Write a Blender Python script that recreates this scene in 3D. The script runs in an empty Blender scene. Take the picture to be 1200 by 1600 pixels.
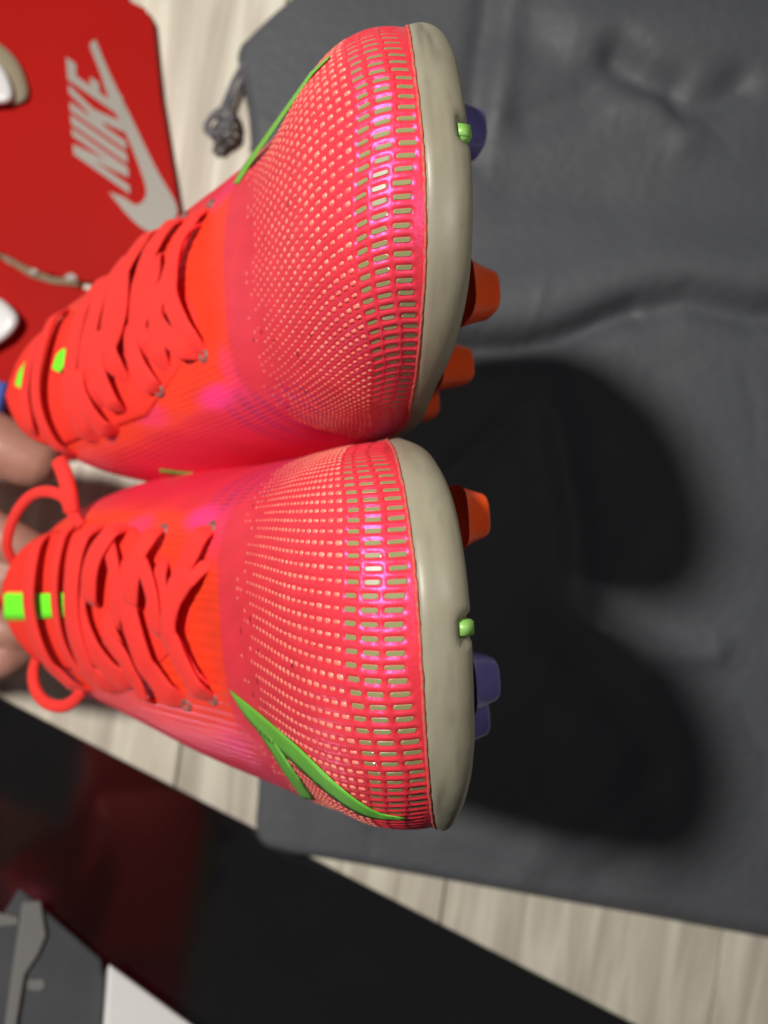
import bpy, bmesh, math, random
import numpy as np
from mathutils import Vector, Matrix
from mathutils.bvhtree import BVHTree
random.seed(7); rng = np.random.default_rng(7)
S = bpy.context.scene
COL = S.collection

# ------------------------------------------------------------------ camera, light, exposure
CAM_H = 0.44                       # the camera hangs 44 cm over the floor, looking straight down
FPX = 1160.0
cam_d = bpy.data.cameras.new('camera'); cam = bpy.data.objects.new('camera', cam_d); COL.objects.link(cam)
cam.location = (0, 0, CAM_H); cam.rotation_euler = (0, 0, 0)
cam_d.sensor_fit = 'VERTICAL'; cam_d.sensor_height = 9.6; cam_d.lens = 9.6 * FPX / 1600.0
cam_d.clip_start = 0.005; cam_d.clip_end = 50
cam_d.dof.use_dof = True; cam_d.dof.focus_distance = 0.150
cam_d.dof.aperture_fstop = cam_d.lens / 2.3
S.camera = cam
S.render.resolution_x = 768; S.render.resolution_y = 1024
S.render.engine = 'CYCLES'
S.cycles.max_bounces = 8
S.view_settings.view_transform = 'Standard'; S.view_settings.look = 'None'
S.view_settings.exposure = 0.0; S.view_settings.gamma = 1.0
W = bpy.data.worlds.new('World'); S.world = W; W.use_nodes = True
bg = W.node_tree.nodes['Background']; bg.inputs[0].default_value = (0.93, 0.96, 1.0, 1); bg.inputs[1].default_value = 0.032
def lamp(name, loc, target, size, power, col, shape='DISK', size_y=None):
    d = bpy.data.lights.new(name, 'AREA'); d.shape = shape; d.size = size; d.energy = power; d.color = col
    if size_y: d.size_y = size_y
    o = bpy.data.objects.new(name, d); COL.objects.link(o); o.location = loc
    o.rotation_euler = (Vector(target) - Vector(loc)).to_track_quat('-Z', 'Y').to_euler()
    return o
lamp('room_lamp', (-0.345, 0.235, 0.87), (0.16, -0.06, 0.0), 0.075, 7.7, (1.0, 0.955, 0.89))
lamp('fill_light', (0.075, 0.03, 0.41), (0.03, 0.02, 0.2), 0.03, 0.055, (1.0, 0.97, 0.93))  # added fill lamp beside the camera, lifts the studs out of the toes' shade

# ------------------------------------------------------------------ helpers
def P(px, py, z=0.0):
    """world point of the place seen at (px,py) of the photograph, at height z"""
    d = CAM_H - z
    return Vector(((px - 600) / FPX * d, (800 - py) / FPX * d, z))

def tag(o, label=None, cat=None, group=None, kind=None):
    if label: o['label'] = label
    if cat: o['category'] = cat
    if group: o['group'] = group
    if kind: o['kind'] = kind
    return o
def empty(name, loc=(0, 0, 0)):
    o = bpy.data.objects.new(name, None); COL.objects.link(o); o.location = loc; o.empty_display_size = 0.02
    return o
def link(name, me, mat=None, parent=None, smooth=True):
    o = bpy.data.objects.new(name, me); COL.objects.link(o)
    if mat is not None and not me.materials:
        for m in (mat if isinstance(mat, (list, tuple)) else [mat]): me.materials.append(m)
    if parent is not None:
        o.parent = parent
        o.matrix_parent_inverse = PINV.get(parent.name) or Matrix.Translation(parent.location).inverted()
    if smooth: me.polygons.foreach_set('use_smooth', [True] * len(me.polygons))
    return o
PINV = {}
def mesh(name, V, F):
    me = bpy.data.meshes.new(name)
    me.from_pydata([tuple(map(float, v)) for v in V], [], [tuple(map(int, f)) for f in F]); me.update()
    return me
def gridmesh(name, G, closed_u=False, flip=False):
    """G: (nu,nv,3) array -> quads"""
    nu, nv = G.shape[:2]
    idx = np.arange(nu * nv).reshape(nu, nv)
    a = idx if closed_u else idx[:-1]
    b = np.roll(idx, -1, 0) if closed_u else idx[1:]
    q = np.stack([a[:, :-1], b[:, :-1], b[:, 1:], a[:, 1:]], -1).reshape(-1, 4)
    if flip: q = q[:, ::-1]
    me = bpy.data.meshes.new(name)
    me.vertices.add(nu * nv); me.vertices.foreach_set('co', G.reshape(-1).astype(np.float32))
    me.loops.add(q.size); me.loops.foreach_set('vertex_index', q.reshape(-1).astype(np.int32))
    me.polygons.add(len(q)); me.polygons.foreach_set('loop_start', np.arange(0, q.size, 4, dtype=np.int32))
    me.update(calc_edges=True); me.validate()
    return me
def vcol(me, C):
    at = me.color_attributes.new('col', 'FLOAT_COLOR', 'POINT')
    A = np.ones((len(me.vertices), 4), np.float32); A[:, :3] = C
    at.data.foreach_set('color', A.reshape(-1))
def pchip(x, y):
    x = np.array(x, float); y = np.array(y, float)
    h = np.diff(x); d = np.diff(y) / h; m = np.zeros_like(y)
    for i in range(1, len(x) - 1):
        if d[i-1] * d[i] > 0:
            w1, w2 = 2 * h[i] + h[i-1], h[i] + 2 * h[i-1]
            m[i] = (w1 + w2) / (w1 / d[i-1] + w2 / d[i])
    m[0], m[-1] = d[0], d[-1]
    def f(q):
        q = np.asarray(q, float)
        qc = np.clip(q, x[0], x[-1]); i = np.clip(np.searchsorted(x, qc) - 1, 0, len(h) - 1)
        t = (qc - x[i]) / h[i]
        v = ((2*t**3-3*t**2+1)*y[i] + (t**3-2*t**2+t)*h[i]*m[i] + (-2*t**3+3*t**2)*y[i+1] + (t**3-t**2)*h[i]*m[i+1])
        return v + (q - qc) * np.where(q > x[-1], m[-1], m[0])
    return f
def catmull(pts, n=40, closed=False):
    pts = [np.array(p, float) for p in pts]; out = []
    N = len(pts)
    for i in range(N if closed else N - 1):
        g = (lambda k: pts[k % N]) if closed else (lambda k: pts[k] if 0 <= k < N else (2*pts[0]-pts[1] if k < 0 else 2*pts[-1]-pts[-2]))
        a, b, c, d = g(i-1), g(i), g(i+1), g(i+2)
        for t in np.linspace(0, 1, n, endpoint=False):
            out.append(0.5*((2*b)+(-a+c)*t+(2*a-5*b+4*c-d)*t*t+(-a+3*b-3*c+d)*t**3))
    if not closed: out.append(pts[-1])
    return np.array(out)
def resample(C, n, closed=False):
    C = np.asarray(C, float)
    if closed: C = np.vstack([C, C[:1]])
    L = np.r_[0, np.cumsum(np.linalg.norm(np.diff(C, axis=0), axis=1))]
    q = np.linspace(0, L[-1], n, endpoint=not closed)
    return np.stack([np.interp(q, L, C[:, k]) for k in range(C.shape[1])], 1)
def sweep(name, path, normals, half_w, half_t, nseg=12, cap=True, power=2.6, taper=0.0):
    """flat cord: cross-section a rounded oval, wide along the surface, thin along the normal"""
    path = np.asarray(path, float); n = len(path)
    tg = np.gradient(path, axis=0); tg /= np.linalg.norm(tg, axis=1)[:, None] + 1e-12
    G = []
    for i in range(n):
        N = np.array(normals[i]); N = N - tg[i] * N.dot(tg[i]); N /= np.linalg.norm(N) + 1e-12
        B = np.cross(tg[i], N)
        e = 1.0
        if taper: e = min(1.0, 0.35 + 0.65 * min(i, n - 1 - i) / (taper * n))
        a = np.linspace(0, 2*np.pi, nseg, endpoint=False)
        ca, sa = np.cos(a), np.sin(a)
        cx = np.sign(ca) * np.abs(ca)**(2/power) * half_w * e; cy = np.sign(sa) * np.abs(sa)**(2/power) * half_t
        G.append(path[i] + cx[:, None]*B + cy[:, None]*N)
    G = np.array(G)
    V = G.reshape(-1, 3); F = []
    for i in range(n-1):
        for j in range(nseg):
            k = (j+1) % nseg
            F.append((i*nseg+j, i*nseg+k, (i+1)*nseg+k, (i+1)*nseg+j))
    F.append(tuple(range(nseg))[::-1]); F.append(tuple((n-1)*nseg+j for j in range(nseg)))
    me = mesh(name, V, F)
    bm = bmesh.new(); bm.from_mesh(me); bmesh.ops.recalc_face_normals(bm, faces=bm.faces); bm.to_mesh(me); bm.free()
    return me
def fix_normals(me):
    bm = bmesh.new(); bm.from_mesh(me); bmesh.ops.recalc_face_normals(bm, faces=bm.faces); bm.to_mesh(me); bm.free(); return me
def prism(name, poly, z0, z1, bevel=0.0, segs=2):
    """poly: list of 2D points -> solid"""
    bm = bmesh.new(); lo = [bm.verts.new((p[0], p[1], z0)) for p in poly]; hi = [bm.verts.new((p[0], p[1], z1)) for p in poly]
    n = len(poly); bm.faces.new(lo[::-1]); bm.faces.new(hi)
    for i in range(n): bm.faces.new((lo[i], lo[(i+1) % n], hi[(i+1) % n], hi[i]))
    bmesh.ops.recalc_face_normals(bm, faces=bm.faces)
    if bevel: bmesh.ops.bevel(bm, geom=bm.edges[:], offset=bevel, segments=segs, affect='EDGES', profile=0.6)
    me = bpy.data.meshes.new(name); bm.to_mesh(me); bm.free(); return me

# ------------------------------------------------------------------ materials
def mat(name, col, rough=0.5, noise=None, bump=None, spec=0.5, attr=None, spec_tint=None, coat=0, coat_rough=0.1, sheen=0, metallic=0, trans=0, sss=0, sss_col=None, grain=None):
    m = bpy.data.materials.new(name); m.use_nodes = True; nt = m.node_tree; N = nt.nodes; L = nt.links
    b = N['Principled BSDF']; b.inputs['Base Color'].default_value = (*col, 1); b.inputs['Roughness'].default_value = rough
    b.inputs['Specular IOR Level'].default_value = spec; b.inputs['Metallic'].default_value = metallic
    if spec_tint: b.inputs['Specular Tint'].default_value = (*spec_tint, 1)
    if coat: b.inputs['Coat Weight'].default_value = coat; b.inputs['Coat Roughness'].default_value = coat_rough
    if sheen: b.inputs['Sheen Weight'].default_value = sheen
    if trans: b.inputs['Transmission Weight'].default_value = trans
    if sss:
        b.inputs['Subsurface Weight'].default_value = sss; b.inputs['Subsurface Radius'].default_value = sss_col or (1, .3, .2); b.inputs['Subsurface Scale'].default_value = 0.004
    tc = N.new('ShaderNodeTexCoord'); src = None
    if attr:
        a = N.new('ShaderNodeAttribute'); a.attribute_name = attr; src = a.outputs['Color']
    if noise:                                  # (scale, stretch xyz, amount, colour2)
        sc, st, amt, c2 = noise
        mp = N.new('ShaderNodeMapping'); mp.inputs['Scale'].default_value = st; L.new(tc.outputs['Object'], mp.inputs[0])
        nz = N.new('ShaderNodeTexNoise'); nz.inputs['Scale'].default_value = sc; nz.inputs['Detail'].default_value = 6; L.new(mp.outputs[0], nz.inputs[0])
        rp = N.new('ShaderNodeMapRange'); rp.inputs[1].default_value = .38; rp.inputs[2].default_value = .66; rp.inputs[3].default_value = 0; rp.inputs[4].default_value = amt
        L.new(nz.outputs[0], rp.inputs[0])
        mx = N.new('ShaderNodeMix'); mx.data_type = 'RGBA'; L.new(rp.outputs[0], mx.inputs[0])
        if src: L.new(src, mx.inputs[6])
        else: mx.inputs[6].default_value = (*col, 1)
        mx.inputs[7].default_value = (*c2, 1); src = mx.outputs[2]
    if src: L.new(src, b.inputs['Base Color'])
    if bump:                                   # (kind, scale, stretch, strength, dist)
        kind, sc, st, stg, dist = bump
        mp = N.new('ShaderNodeMapping'); mp.inputs['Scale'].default_value = st; L.new(tc.outputs['Object'], mp.inputs[0])
        if kind == 'wave':
            t = N.new('ShaderNodeTexWave'); t.inputs['Scale'].default_value = sc; t.inputs['Distortion'].default_value = 1.5; t.inputs['Detail'].default_value = 3
        else:
            t = N.new('ShaderNodeTexNoise'); t.inputs['Scale'].default_value = sc; t.inputs['Detail'].default_value = 5
        L.new(mp.outputs[0], t.inputs[0])
        bp = N.new('ShaderNodeBump'); bp.inputs['Strength'].default_value = stg; bp.inputs['Distance'].default_value = dist
        L.new(t.outputs[0], bp.inputs['Height']); L.new(bp.outputs[0], b.inputs['Normal'])
    return m
M = {}
M['upper'] = mat('coral_skin', (.9, .05, .06), .42, attr='col', spec=.9, spec_tint=(1.0, .28, 1.0), bump=('noise', 900, (1, 1, 1), .3, .0004)); M['upper'].node_tree.nodes['Principled BSDF'].inputs['IOR'].default_value = 1.7
M['window'] = mat('pale_olive_film', (.29, .31, .13), .28, noise=(300, (1, 1, 1), .6, (.27, .22, .10)), spec=.9, spec_tint=(.75, .8, 1.0), coat=.6, coat_rough=.12)
M['dot'] = mat('pale_coral_film', (.82, .17, .13), .35, noise=(180, (1, 1, 1), .8, (.82, .30, .22)), spec=.6)
M['sole'] = mat('cream_sole_rubber', (.37, .345, .255), .42, attr='col', noise=(55, (1, 1, 1), .55, (.24, .215, .155)), spec=.5, bump=('noise', 260, (1, 1, 1), .22, .0004), sss=.04, sss_col=(1, .8, .5))
M['scuff'] = mat('grey_scuff', (.26, .24, .19), .6)
M['orange'] = mat('orange_stud_plastic', (1.0, .095, .012), .38, spec=.5, bump=('noise', 1500, (1, 1, 1), .25, .0002))
M['purple'] = mat('violet_stud_plastic', (.19, .165, .46), .25, spec=.6, noise=(150, (1, 1, 1), .6, (.14, .11, .36)))
M['green'] = mat('lime_green_film', (.15, .50, .055), .45, spec=.5, noise=(160, (1, 1, 1), .5, (.13, .42, .045)))
M['tab'] = mat('green_tab_plastic', (.22, .45, .10), .4, spec=.6)
M['tag'] = mat('neon_green_print', (.18, 1.0, .03), .5)
M['tag_edge'] = mat('yellow_print_edge', (.85, .55, .05), .6)
M['lace'] = mat('red_lace_weave', (.82, .036, .028), .75, spec=.25, bump=('noise', 1400, (1, 1, 1), .5, .0005), sheen=.1)
M['tongue'] = mat('orange_knit', (.82, .038, .024), .8, spec=.2, bump=('wave', 260, (.15, 1, .15), .5, .0006))
M['lining'] = mat('dark_red_lining', (.35, .02, .02), .9)
M['eyelet'] = mat('grey_eyelet', (.20, .10, .09), .5)
M['bag'] = mat('charcoal_nylon', (.112, .119, .132), .55, noise=(16, (1, 1, 1), .45, (.088, .094, .107)), spec=.4, bump=('noise', 160, (1, 1, 1), .35, .0022))
M['cord'] = mat('grey_cord', (.17, .165, .18), .9)
M['red'] = mat('red_box_card', (.50, .010, .007), .65, noise=(12, (1, 1, 1), .4, (.41, .008, .007)), spec=.1)
M['silver'] = mat('grey_print', (.40, .375, .33), .5)
M['card'] = mat('brown_card', (.28, .20, .12), .8)
M['white'] = mat('white_plastic', (.85, .86, .86), .3)
M['tan'] = mat('tan_rim', (.36, .30, .2), .6)
M['black'] = mat('gloss_black', (.006, .005, .005), .09, spec=1.0, noise=(20, (1, 1, 1), .3, (.012, .010, .009))); M['black'].node_tree.nodes['Principled BSDF'].inputs['IOR'].default_value = 1.95; M['black'].node_tree.nodes['Principled BSDF'].inputs['Roughness'].default_value = .13
M['grey'] = mat('grey_cloth', (.075, .08, .088), .6, spec=.3, noise=(40, (1, 1, 1), .5, (.05, .052, .06)))
M['strap'] = mat('pale_strap', (.18, .18, .175), .7)
M['skin'] = mat('skin', (.48, .24, .18), .5, noise=(60, (1, 1, 1), .5, (.42, .18, .13)), sss=.25, bump=('noise', 350, (1, 1, 1), .25, .0006))
M['nail'] = mat('nail', (.60, .36, .30), .3)
M['blue'] = mat('blue_cloth', (.08, .13, .50), .8)

def wood():
    m = mat('pale_wood', (.5, .46, .39), .5, spec=.35); nt = m.node_tree; N = nt.nodes; L = nt.links; b = N['Principled BSDF']
    tc = N.new('ShaderNodeTexCoord'); oi = N.new('ShaderNodeObjectInfo')
    ad = N.new('ShaderNodeVectorMath'); ad.operation = 'ADD'
    cb = N.new('ShaderNodeCombineXYZ'); ml = N.new('ShaderNodeMath'); ml.operation = 'MULTIPLY'; ml.inputs[1].default_value = 7.0
    L.new(oi.outputs['Random'], ml.inputs[0]); L.new(ml.outputs[0], cb.inputs[1]); L.new(ml.outputs[0], cb.inputs[0])
    L.new(tc.outputs['Object'], ad.inputs[0]); L.new(cb.outputs[0], ad.inputs[1])
    mp = N.new('ShaderNodeMapping'); mp.inputs['Scale'].default_value = (1, .08, 1); L.new(ad.outputs[0], mp.inputs[0])
    n1 = N.new('ShaderNodeTexNoise'); n1.inputs['Scale'].default_value = 90; n1.inputs['Detail'].default_value = 8; n1.inputs['Distortion'].default_value = .6; L.new(mp.outputs[0], n1.inputs[0])
    r = N.new('ShaderNodeValToRGB'); e = r.color_ramp.elements
    e[0].position = .30; e[0].color = (.46, .415, .34, 1); e[1].position = .52; e[1].color = (.60, .55, .46, 1)
    x = e.new(.43); x.color = (.54, .49, .41, 1); x = e.new(.62); x.color = (.70, .67, .56, 1)
    L.new(n1.outputs[0], r.inputs[0])
    n2 = N.new('ShaderNodeTexNoise'); n2.inputs['Scale'].default_value = 9; L.new(mp.outputs[0], n2.inputs[0])
    mx = N.new('ShaderNodeMix'); mx.data_type = 'RGBA'; mx.blend_type = 'MULTIPLY'; mx.inputs[0].default_value = .35
    L.new(r.outputs[0], mx.inputs[6]); L.new(n2.outputs[0], mx.inputs[7]); 
    hs = N.new('ShaderNodeHueSaturation'); L.new(mx.outputs[2], hs.inputs['Color'])
    v = N.new('ShaderNodeMapRange'); v.inputs[3].default_value = 1.36; v.inputs[4].default_value = 1.6; L.new(oi.outputs['Random'], v.inputs[0]); L.new(v.outputs[0], hs.inputs['Value'])
    L.new(hs.outputs[0], b.inputs['Base Color'])
    bp = N.new('ShaderNodeBump'); bp.inputs['Strength'].default_value = .15; bp.inputs['Distance'].default_value = .001; L.new(n1.outputs[0], bp.inputs['Height']); L.new(bp.outputs[0], b.inputs['Normal'])
    return m
M['wood'] = wood()
M['gap'] = mat('dark_joint', (.10, .085, .065), .9)

# ------------------------------------------------------------------ floor: boards of pale wood
fl = link('floor', mesh('floor', [(-8, -8, -.012), (8, -8, -.012), (8, 8, -.012), (-8, 8, -.012)], [(0, 1, 2, 3)]), M['gap'], smooth=False)
tag(fl, 'pale beige wooden floor boards under the bag and boots', 'floor', kind='structure')
ang = math.radians(-8.1)
bw, bl = .167, 1.2
pm = prism('floor_plank', [(-bw/2+.0006, -bl/2+.0006), (bw/2-.0006, -bl/2+.0006), (bw/2-.0006, bl/2-.0006), (-bw/2+.0006, bl/2-.0006)], -.011, 0, .0009, 2)
j = P(1130, 1460); ax = Vector((math.cos(ang), math.sin(ang), 0)); ay = Vector((-math.sin(ang), math.cos(ang), 0))
for i in range(-7, 7):
    for k in (-1, 0, 1):
        o = bpy.data.objects.new('floor_plank', pm); COL.objects.link(o)
        o.location = j + ax * bw * (i + .5) + ay * (bl * k + .35 + .41 * (i % 3))
        o.rotation_euler = (0, 0, ang); o.parent = fl
pm.materials.append(M['wood']); pm.polygons.foreach_set('use_smooth', [False] * len(pm.polygons))

# ------------------------------------------------------------------ black drawstring bag lying on the floor
def build_bag():
    zb = .011
    left = catmull([(520, -90), (470, -8), (425, 35), (390, 68), (373, 92), (383, 150), (392, 215), (400, 420), (402, 700), (404, 1000), (405, 1215), (402, 1290), (425, 1322)], 30)
    left = resample(left, 230)
    bottom_y = lambda x: 1322 + (x - 425) * (1462 - 1322) / (1200 - 425)
    nu, nv = 230, 230
    G = np.zeros((nu, nv, 3)); PX = np.zeros((nu, nv, 2))
    for i in range(nu):
        for jv in range(nv):
            t = (jv / (nv - 1)); x0, y0 = left[i]
            x1 = 1330
            y1 = -90 + (i / (nu - 1)) * (bottom_y(1330) + 90)
            PX[i, jv] = (x0 + (x1 - x0) * t, y0 + (y1 - y0) * t)
    x, y = PX[..., 0], PX[..., 1]
    def ridge(pts, width, amp):
        pts = np.array(pts, float); D = np.full(x.shape, 1e9)
        for a, b in zip(pts[:-1], pts[1:]):
            ab = b - a; t = np.clip(((x-a[0])*ab[0] + (y-a[1])*ab[1]) / ab.dot(ab), 0, 1)
            D = np.minimum(D, np.hypot(x-a[0]-t*ab[0], y-a[1]-t*ab[1]))
        return 1.7 * amp * np.exp(-(D/width)**2)
    z = np.full(x.shape, zb)
    z += ridge([(690, 560), (860, 545), (960, 500), (1060, 478), (1160, 500), (1330, 490)], 24, -.0058)
    z += ridge([(690, 545), (800, 548), (900, 520), (980, 488)], 14, -.0025)
    z += ridge([(700, 500), (880, 470), (1010, 430), (1180, 440)], 60, .006)
    z += ridge([(770, -60), (752, 60), (738, 150), (735, 260)], 22, -.0030)
    z += ridge([(800, -60), (790, 80), (775, 190)], 24, .0020)
    z += ridge([(955, 105), (1000, 140), (1040, 150)], 26, -.0055)
    z += ridge([(1060, 185), (1110, 170), (1140, 150)], 28, -.0045)
    z += ridge([(820, 200), (900, 170), (950, 140)], 34, -.0030)
    z += ridge([(960, 170), (1040, 205), (1060, 230)], 34, .0035)
    z += ridge([(900, 60), (1020, 70), (1180, 60)], 60, .004)
    z += ridge([(800, 300), (980, 310), (1180, 300)], 70, -.0025)
    z += ridge([(940, 985), (1010, 1010), (1100, 1015)], 24, .003)
    z += ridge([(860, 650), (890, 800), (900, 960)], 26, .0032)
    z += ridge([(1010, 1060), (1060, 1200), (1010, 1340)], 50, .0025)
    z += ridge([(880, 985), (1000, 1130), (1020, 1260)], 40, -.0025)
    for k in range(26):
        cx, cy = rng.uniform(420, 1320), rng.uniform(-60, 1420); a = rng.uniform(0, math.pi); l = rng.uniform(40, 170)
        z += ridge([(cx - l*math.cos(a), cy - l*math.sin(a)), (cx + l*math.cos(a), cy + l*math.sin(a))], rng.uniform(18, 45), rng.uniform(-.0016, .0018))
    for k in range(70):
        cx, cy = rng.uniform(420, 1330), rng.uniform(-60, 1440); a = rng.uniform(0, math.pi); l = rng.uniform(15, 60)
        z += ridge([(cx - l*math.cos(a), cy - l*math.sin(a)), (cx + rng.normal(0, 8), cy + rng.normal(0, 8)), (cx + l*math.cos(a), cy + l*math.sin(a))], rng.uniform(7, 14), rng.uniform(-.00045, .00045))
    # hems go down to the floor
    ii = np.linspace(0, 1, nu)[:, None]; jj = np.linspace(0, 1, nv)[None, :]
    e = np.minimum(1, np.minimum(jj / .02, (1 - ii) / .02)); z = z * (.25 + .75 * np.sqrt(np.clip(e, 0, 1))); z = np.maximum(z, .0012 + .0006*np.sin(x*.02)*np.sin(y*.017))
    for i in range(nu):
        for jv in range(nv): G[i, jv] = P(x[i, jv], y[i, jv], 0) ; G[i, jv, 2] = z[i, jv]
    me = gridmesh('fabric', G)
    root = empty('drawstring_bag', P(800, 700))
    tag(root, 'black crumpled nylon bag lying flat on the pale floor boards under the boots', 'bag')
    o = link('fabric', me, M['bag'], root)
    sd = o.modifiers.new('thick', 'SOLIDIFY'); sd.thickness = .001; sd.offset = -1
    # stitched hem along the lower edge
    hem = [P(x[nu-1, k], y[nu-1, k] - 4, .0035) for k in range(4, nv, 4)]
    link('hem', sweep('hem', np.array(hem), [(0, 0, 1)] * len(hem), .0016, .0010), M['bag'], root)
    # grey cord gathered at the upper left corner
    def cord(pts, r):
        c = catmull([list(P(a, b, zz)) for a, b, zz in pts], 14)
        return sweep('cord', c, [(0, 0, 1)] * len(c), r, r, 8, power=2)
    def fray(pts, r): link('cord', cord(pts, r), M['cord'], root)
    fray([(386, 98, .009), (374, 112, .008), (362, 135, .006), (352, 160, .006), (343, 185, .010), (350, 200, .014), (362, 190, .012), (356, 172, .009), (338, 176, .008), (322, 198, .008), (330, 210, .012), (345, 205, .016), (340, 222, .010), (336, 238, .004)], .0018)
    fray([(384, 100, .009), (378, 125, .006), (366, 150, .006), (357, 172, .008), (362, 195, .012), (352, 215, .012), (330, 205, .012), (326, 190, .012), (345, 180, .016), (360, 205, .013), (349, 230, .006), (345, 240, .004)], .0015)
    fray([(383, 104, .007), (388, 140, .004), (394, 180, .004), (396, 215, .004), (392, 235, .004)], .0011)
build_bag()

# ------------------------------------------------------------------ red shoe box, open lid lying flat
def build_box():
    zt = .0065
    root = empty('shoe_box', P(100, 250)); tag(root, 'red cardboard shoe box with large grey logo, corner scuffed, beside the boots', 'shoe box')
    def poly(name, pts, z0, z1, m, bev=.0008):
        return link(name, prism(name, [P(a, b, z1)[:2] for a, b in pts], z0, z1, min(bev, .0004)), m, root, smooth=False)
    poly('lid', [(-260, -150), (150, -150), (178, -40), (200, 0), (226, 12), (238, 32), (250, 150), (280, 330), (290, 460), (118, 437), (60, 424), (0, 394), (-260, 300)][::-1], .0005, zt, M['red'])
    poly('box_side', [(-260, 312), (0, 404), (58, 436), (118, 449), (290, 475), (270, 700), (-260, 760)][::-1], .0005, zt - .0025, M['red'])
    poly('hinge_edge', [(-260, 304), (0, 397), (50, 420), (80, 432), (122, 437), (122, 447), (80, 443), (46, 432), (0, 402), (-260, 308)][::-1], .0005, zt - .001, M['card'], .0003)
    for cx, cy, r in ((52, 424, 7), (110, 433, 9)):
        n = 10; pts = [(cx + r*(1+.25*math.sin(3*k))*math.cos(-2*math.pi*k/n), cy + .7*r*math.sin(-2*math.pi*k/n)) for k in range(n)]
        poly('torn_corner', pts, zt - .002, zt + .0012, M['silver'], .0003)
    # printed wordmark and tick, flat print 0.2 mm proud
    zl = zt + .0003
    sw = catmull([(149, 62), (170, 112), (207, 188), (243, 262), (276, 322), (268, 348), (246, 364), (222, 356), (198, 334), (170, 300)], 8)
    inner = catmull([(170, 300), (192, 308), (212, 320), (225, 312), (228, 294), (216, 256), (198, 212), (172, 158), (156, 112), (141, 72), (149, 62)], 8)
    outl = [tuple(p) for p in sw] + [tuple(p) for p in inner[1:-1]]
    bm = bmesh.new()
    def face(pts, z):
        from mathutils.geometry import tessellate_polygon
        vs = [P(a, b, z) for a, b in pts]; bv_ = [bm.verts.new(v) for v in vs]
        for t3 in tessellate_polygon([vs]):
            try: bm.faces.new([bv_[q] for q in t3])
            except ValueError: pass
    face(outl, zl)
    # letters: x = reading direction (up the picture), y = cap height (towards the left)
    org = np.array([203, 303.]); ex = np.array([-12, -152.]); ey = np.array([-88, -62.])
    def T(p): v = org + ex*p[0] + ey*p[1]; return (v[0], v[1])
    letters = [
        [(0, 0), (.085, 0), (.085, .62), (.17, 0), (.27, 0), (.27, 1), (.19, 1), (.19, .40), (.105, 1), (0, 1)],
        [(.31, 0), (.41, 0), (.41, 1), (.31, 1)],
        [(.45, 0), (.54, 0), (.54, .36), (.57, .42), (.63, 0), (.73, 0), (.645, .56), (.72, 1), (.63, 1), (.575, .70), (.54, .62), (.54, 1), (.45, 1)],
        [(.77, 0), (1.0, 0), (1.0, .17), (.87, .17), (.87, .42), (.97, .42), (.97, .58), (.87, .58), (.87, .83), (1.0, .83), (1.0, 1), (.77, 1)]]
    for k_, l in enumerate(letters): face([T(p) for p in l], zl + .0004)
    for f in bm.faces:
        f.normal_update()
        if f.normal.z < 0: f.normal_flip()
    me = bpy.data.meshes.new('logo_print'); bm.to_mesh(me); bm.free()
    link('logo_print', me, M['silver'], root, smooth=False)
build_box()

def pebble(name, label, pts, z0, h, rim):
    root = empty(name, P(*pts[0], z0)); tag(root, label, 'plastic cap', 'white rounded pieces at the picture edge')
    c = resample(catmull(pts, 12, True), 40, True)
    cen = c.mean(0)
    def ring(scale, z): return [tuple(P(*(cen + (p - cen) * scale), z)) for p in c]
    prof = [(1.0, z0), (1.0, z0 + .55*h), (.97, z0 + .8*h), (.88, z0 + .96*h), (.7, z0 + h)]
    V = []; F = []; n = len(c)
    for s, z in prof: V += ring(s, z)
    for k in range(len(prof)-1):
        for i in range(n): F.append((k*n+i, k*n+(i+1) % n, (k+1)*n+(i+1) % n, (k+1)*n+i))
    F.append(tuple((len(prof)-1)*n+i for i in range(n)))
    link('body', fix_normals(mesh('body', V, F)), M['white'], root)
    if rim:
        V = []; F = []
        pr = [(1.0, z0 - .001), (1.26, z0 - .001), (1.26, z0 + .002), (1.22, z0 + .003), (.98, z0 + .003)]
        off = np.array([10, -10.])
        for s, z in pr: V += [tuple(P(*(cen + off*(s > 1.1) + (p - cen) * s), z)) for p in c]
        for k in range(len(pr)-1):
            for i in range(n): F.append((k*n+i, k*n+(i+1) % n, (k+1)*n+(i+1) % n, (k+1)*n+i))
        link('rim', fix_normals(mesh('rim', V, F)), M['tan'], root)
pebble('plastic_cap', 'white rounded plastic cap with tan rim on red box, upper one at the edge', [(-60, 70), (-20, 84), (8, 110), (21, 146), (14, 160), (-10, 163), (-60, 163)], .0072, .008, True)
pebble('plastic_cap', 'white rounded plastic cap without rim on red box, lower one at the edge', [(-60, 470), (-8, 464), (20, 482), (30, 500), (20, 520), (-4, 538), (-60, 560)], .0046, .010, False)

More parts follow.
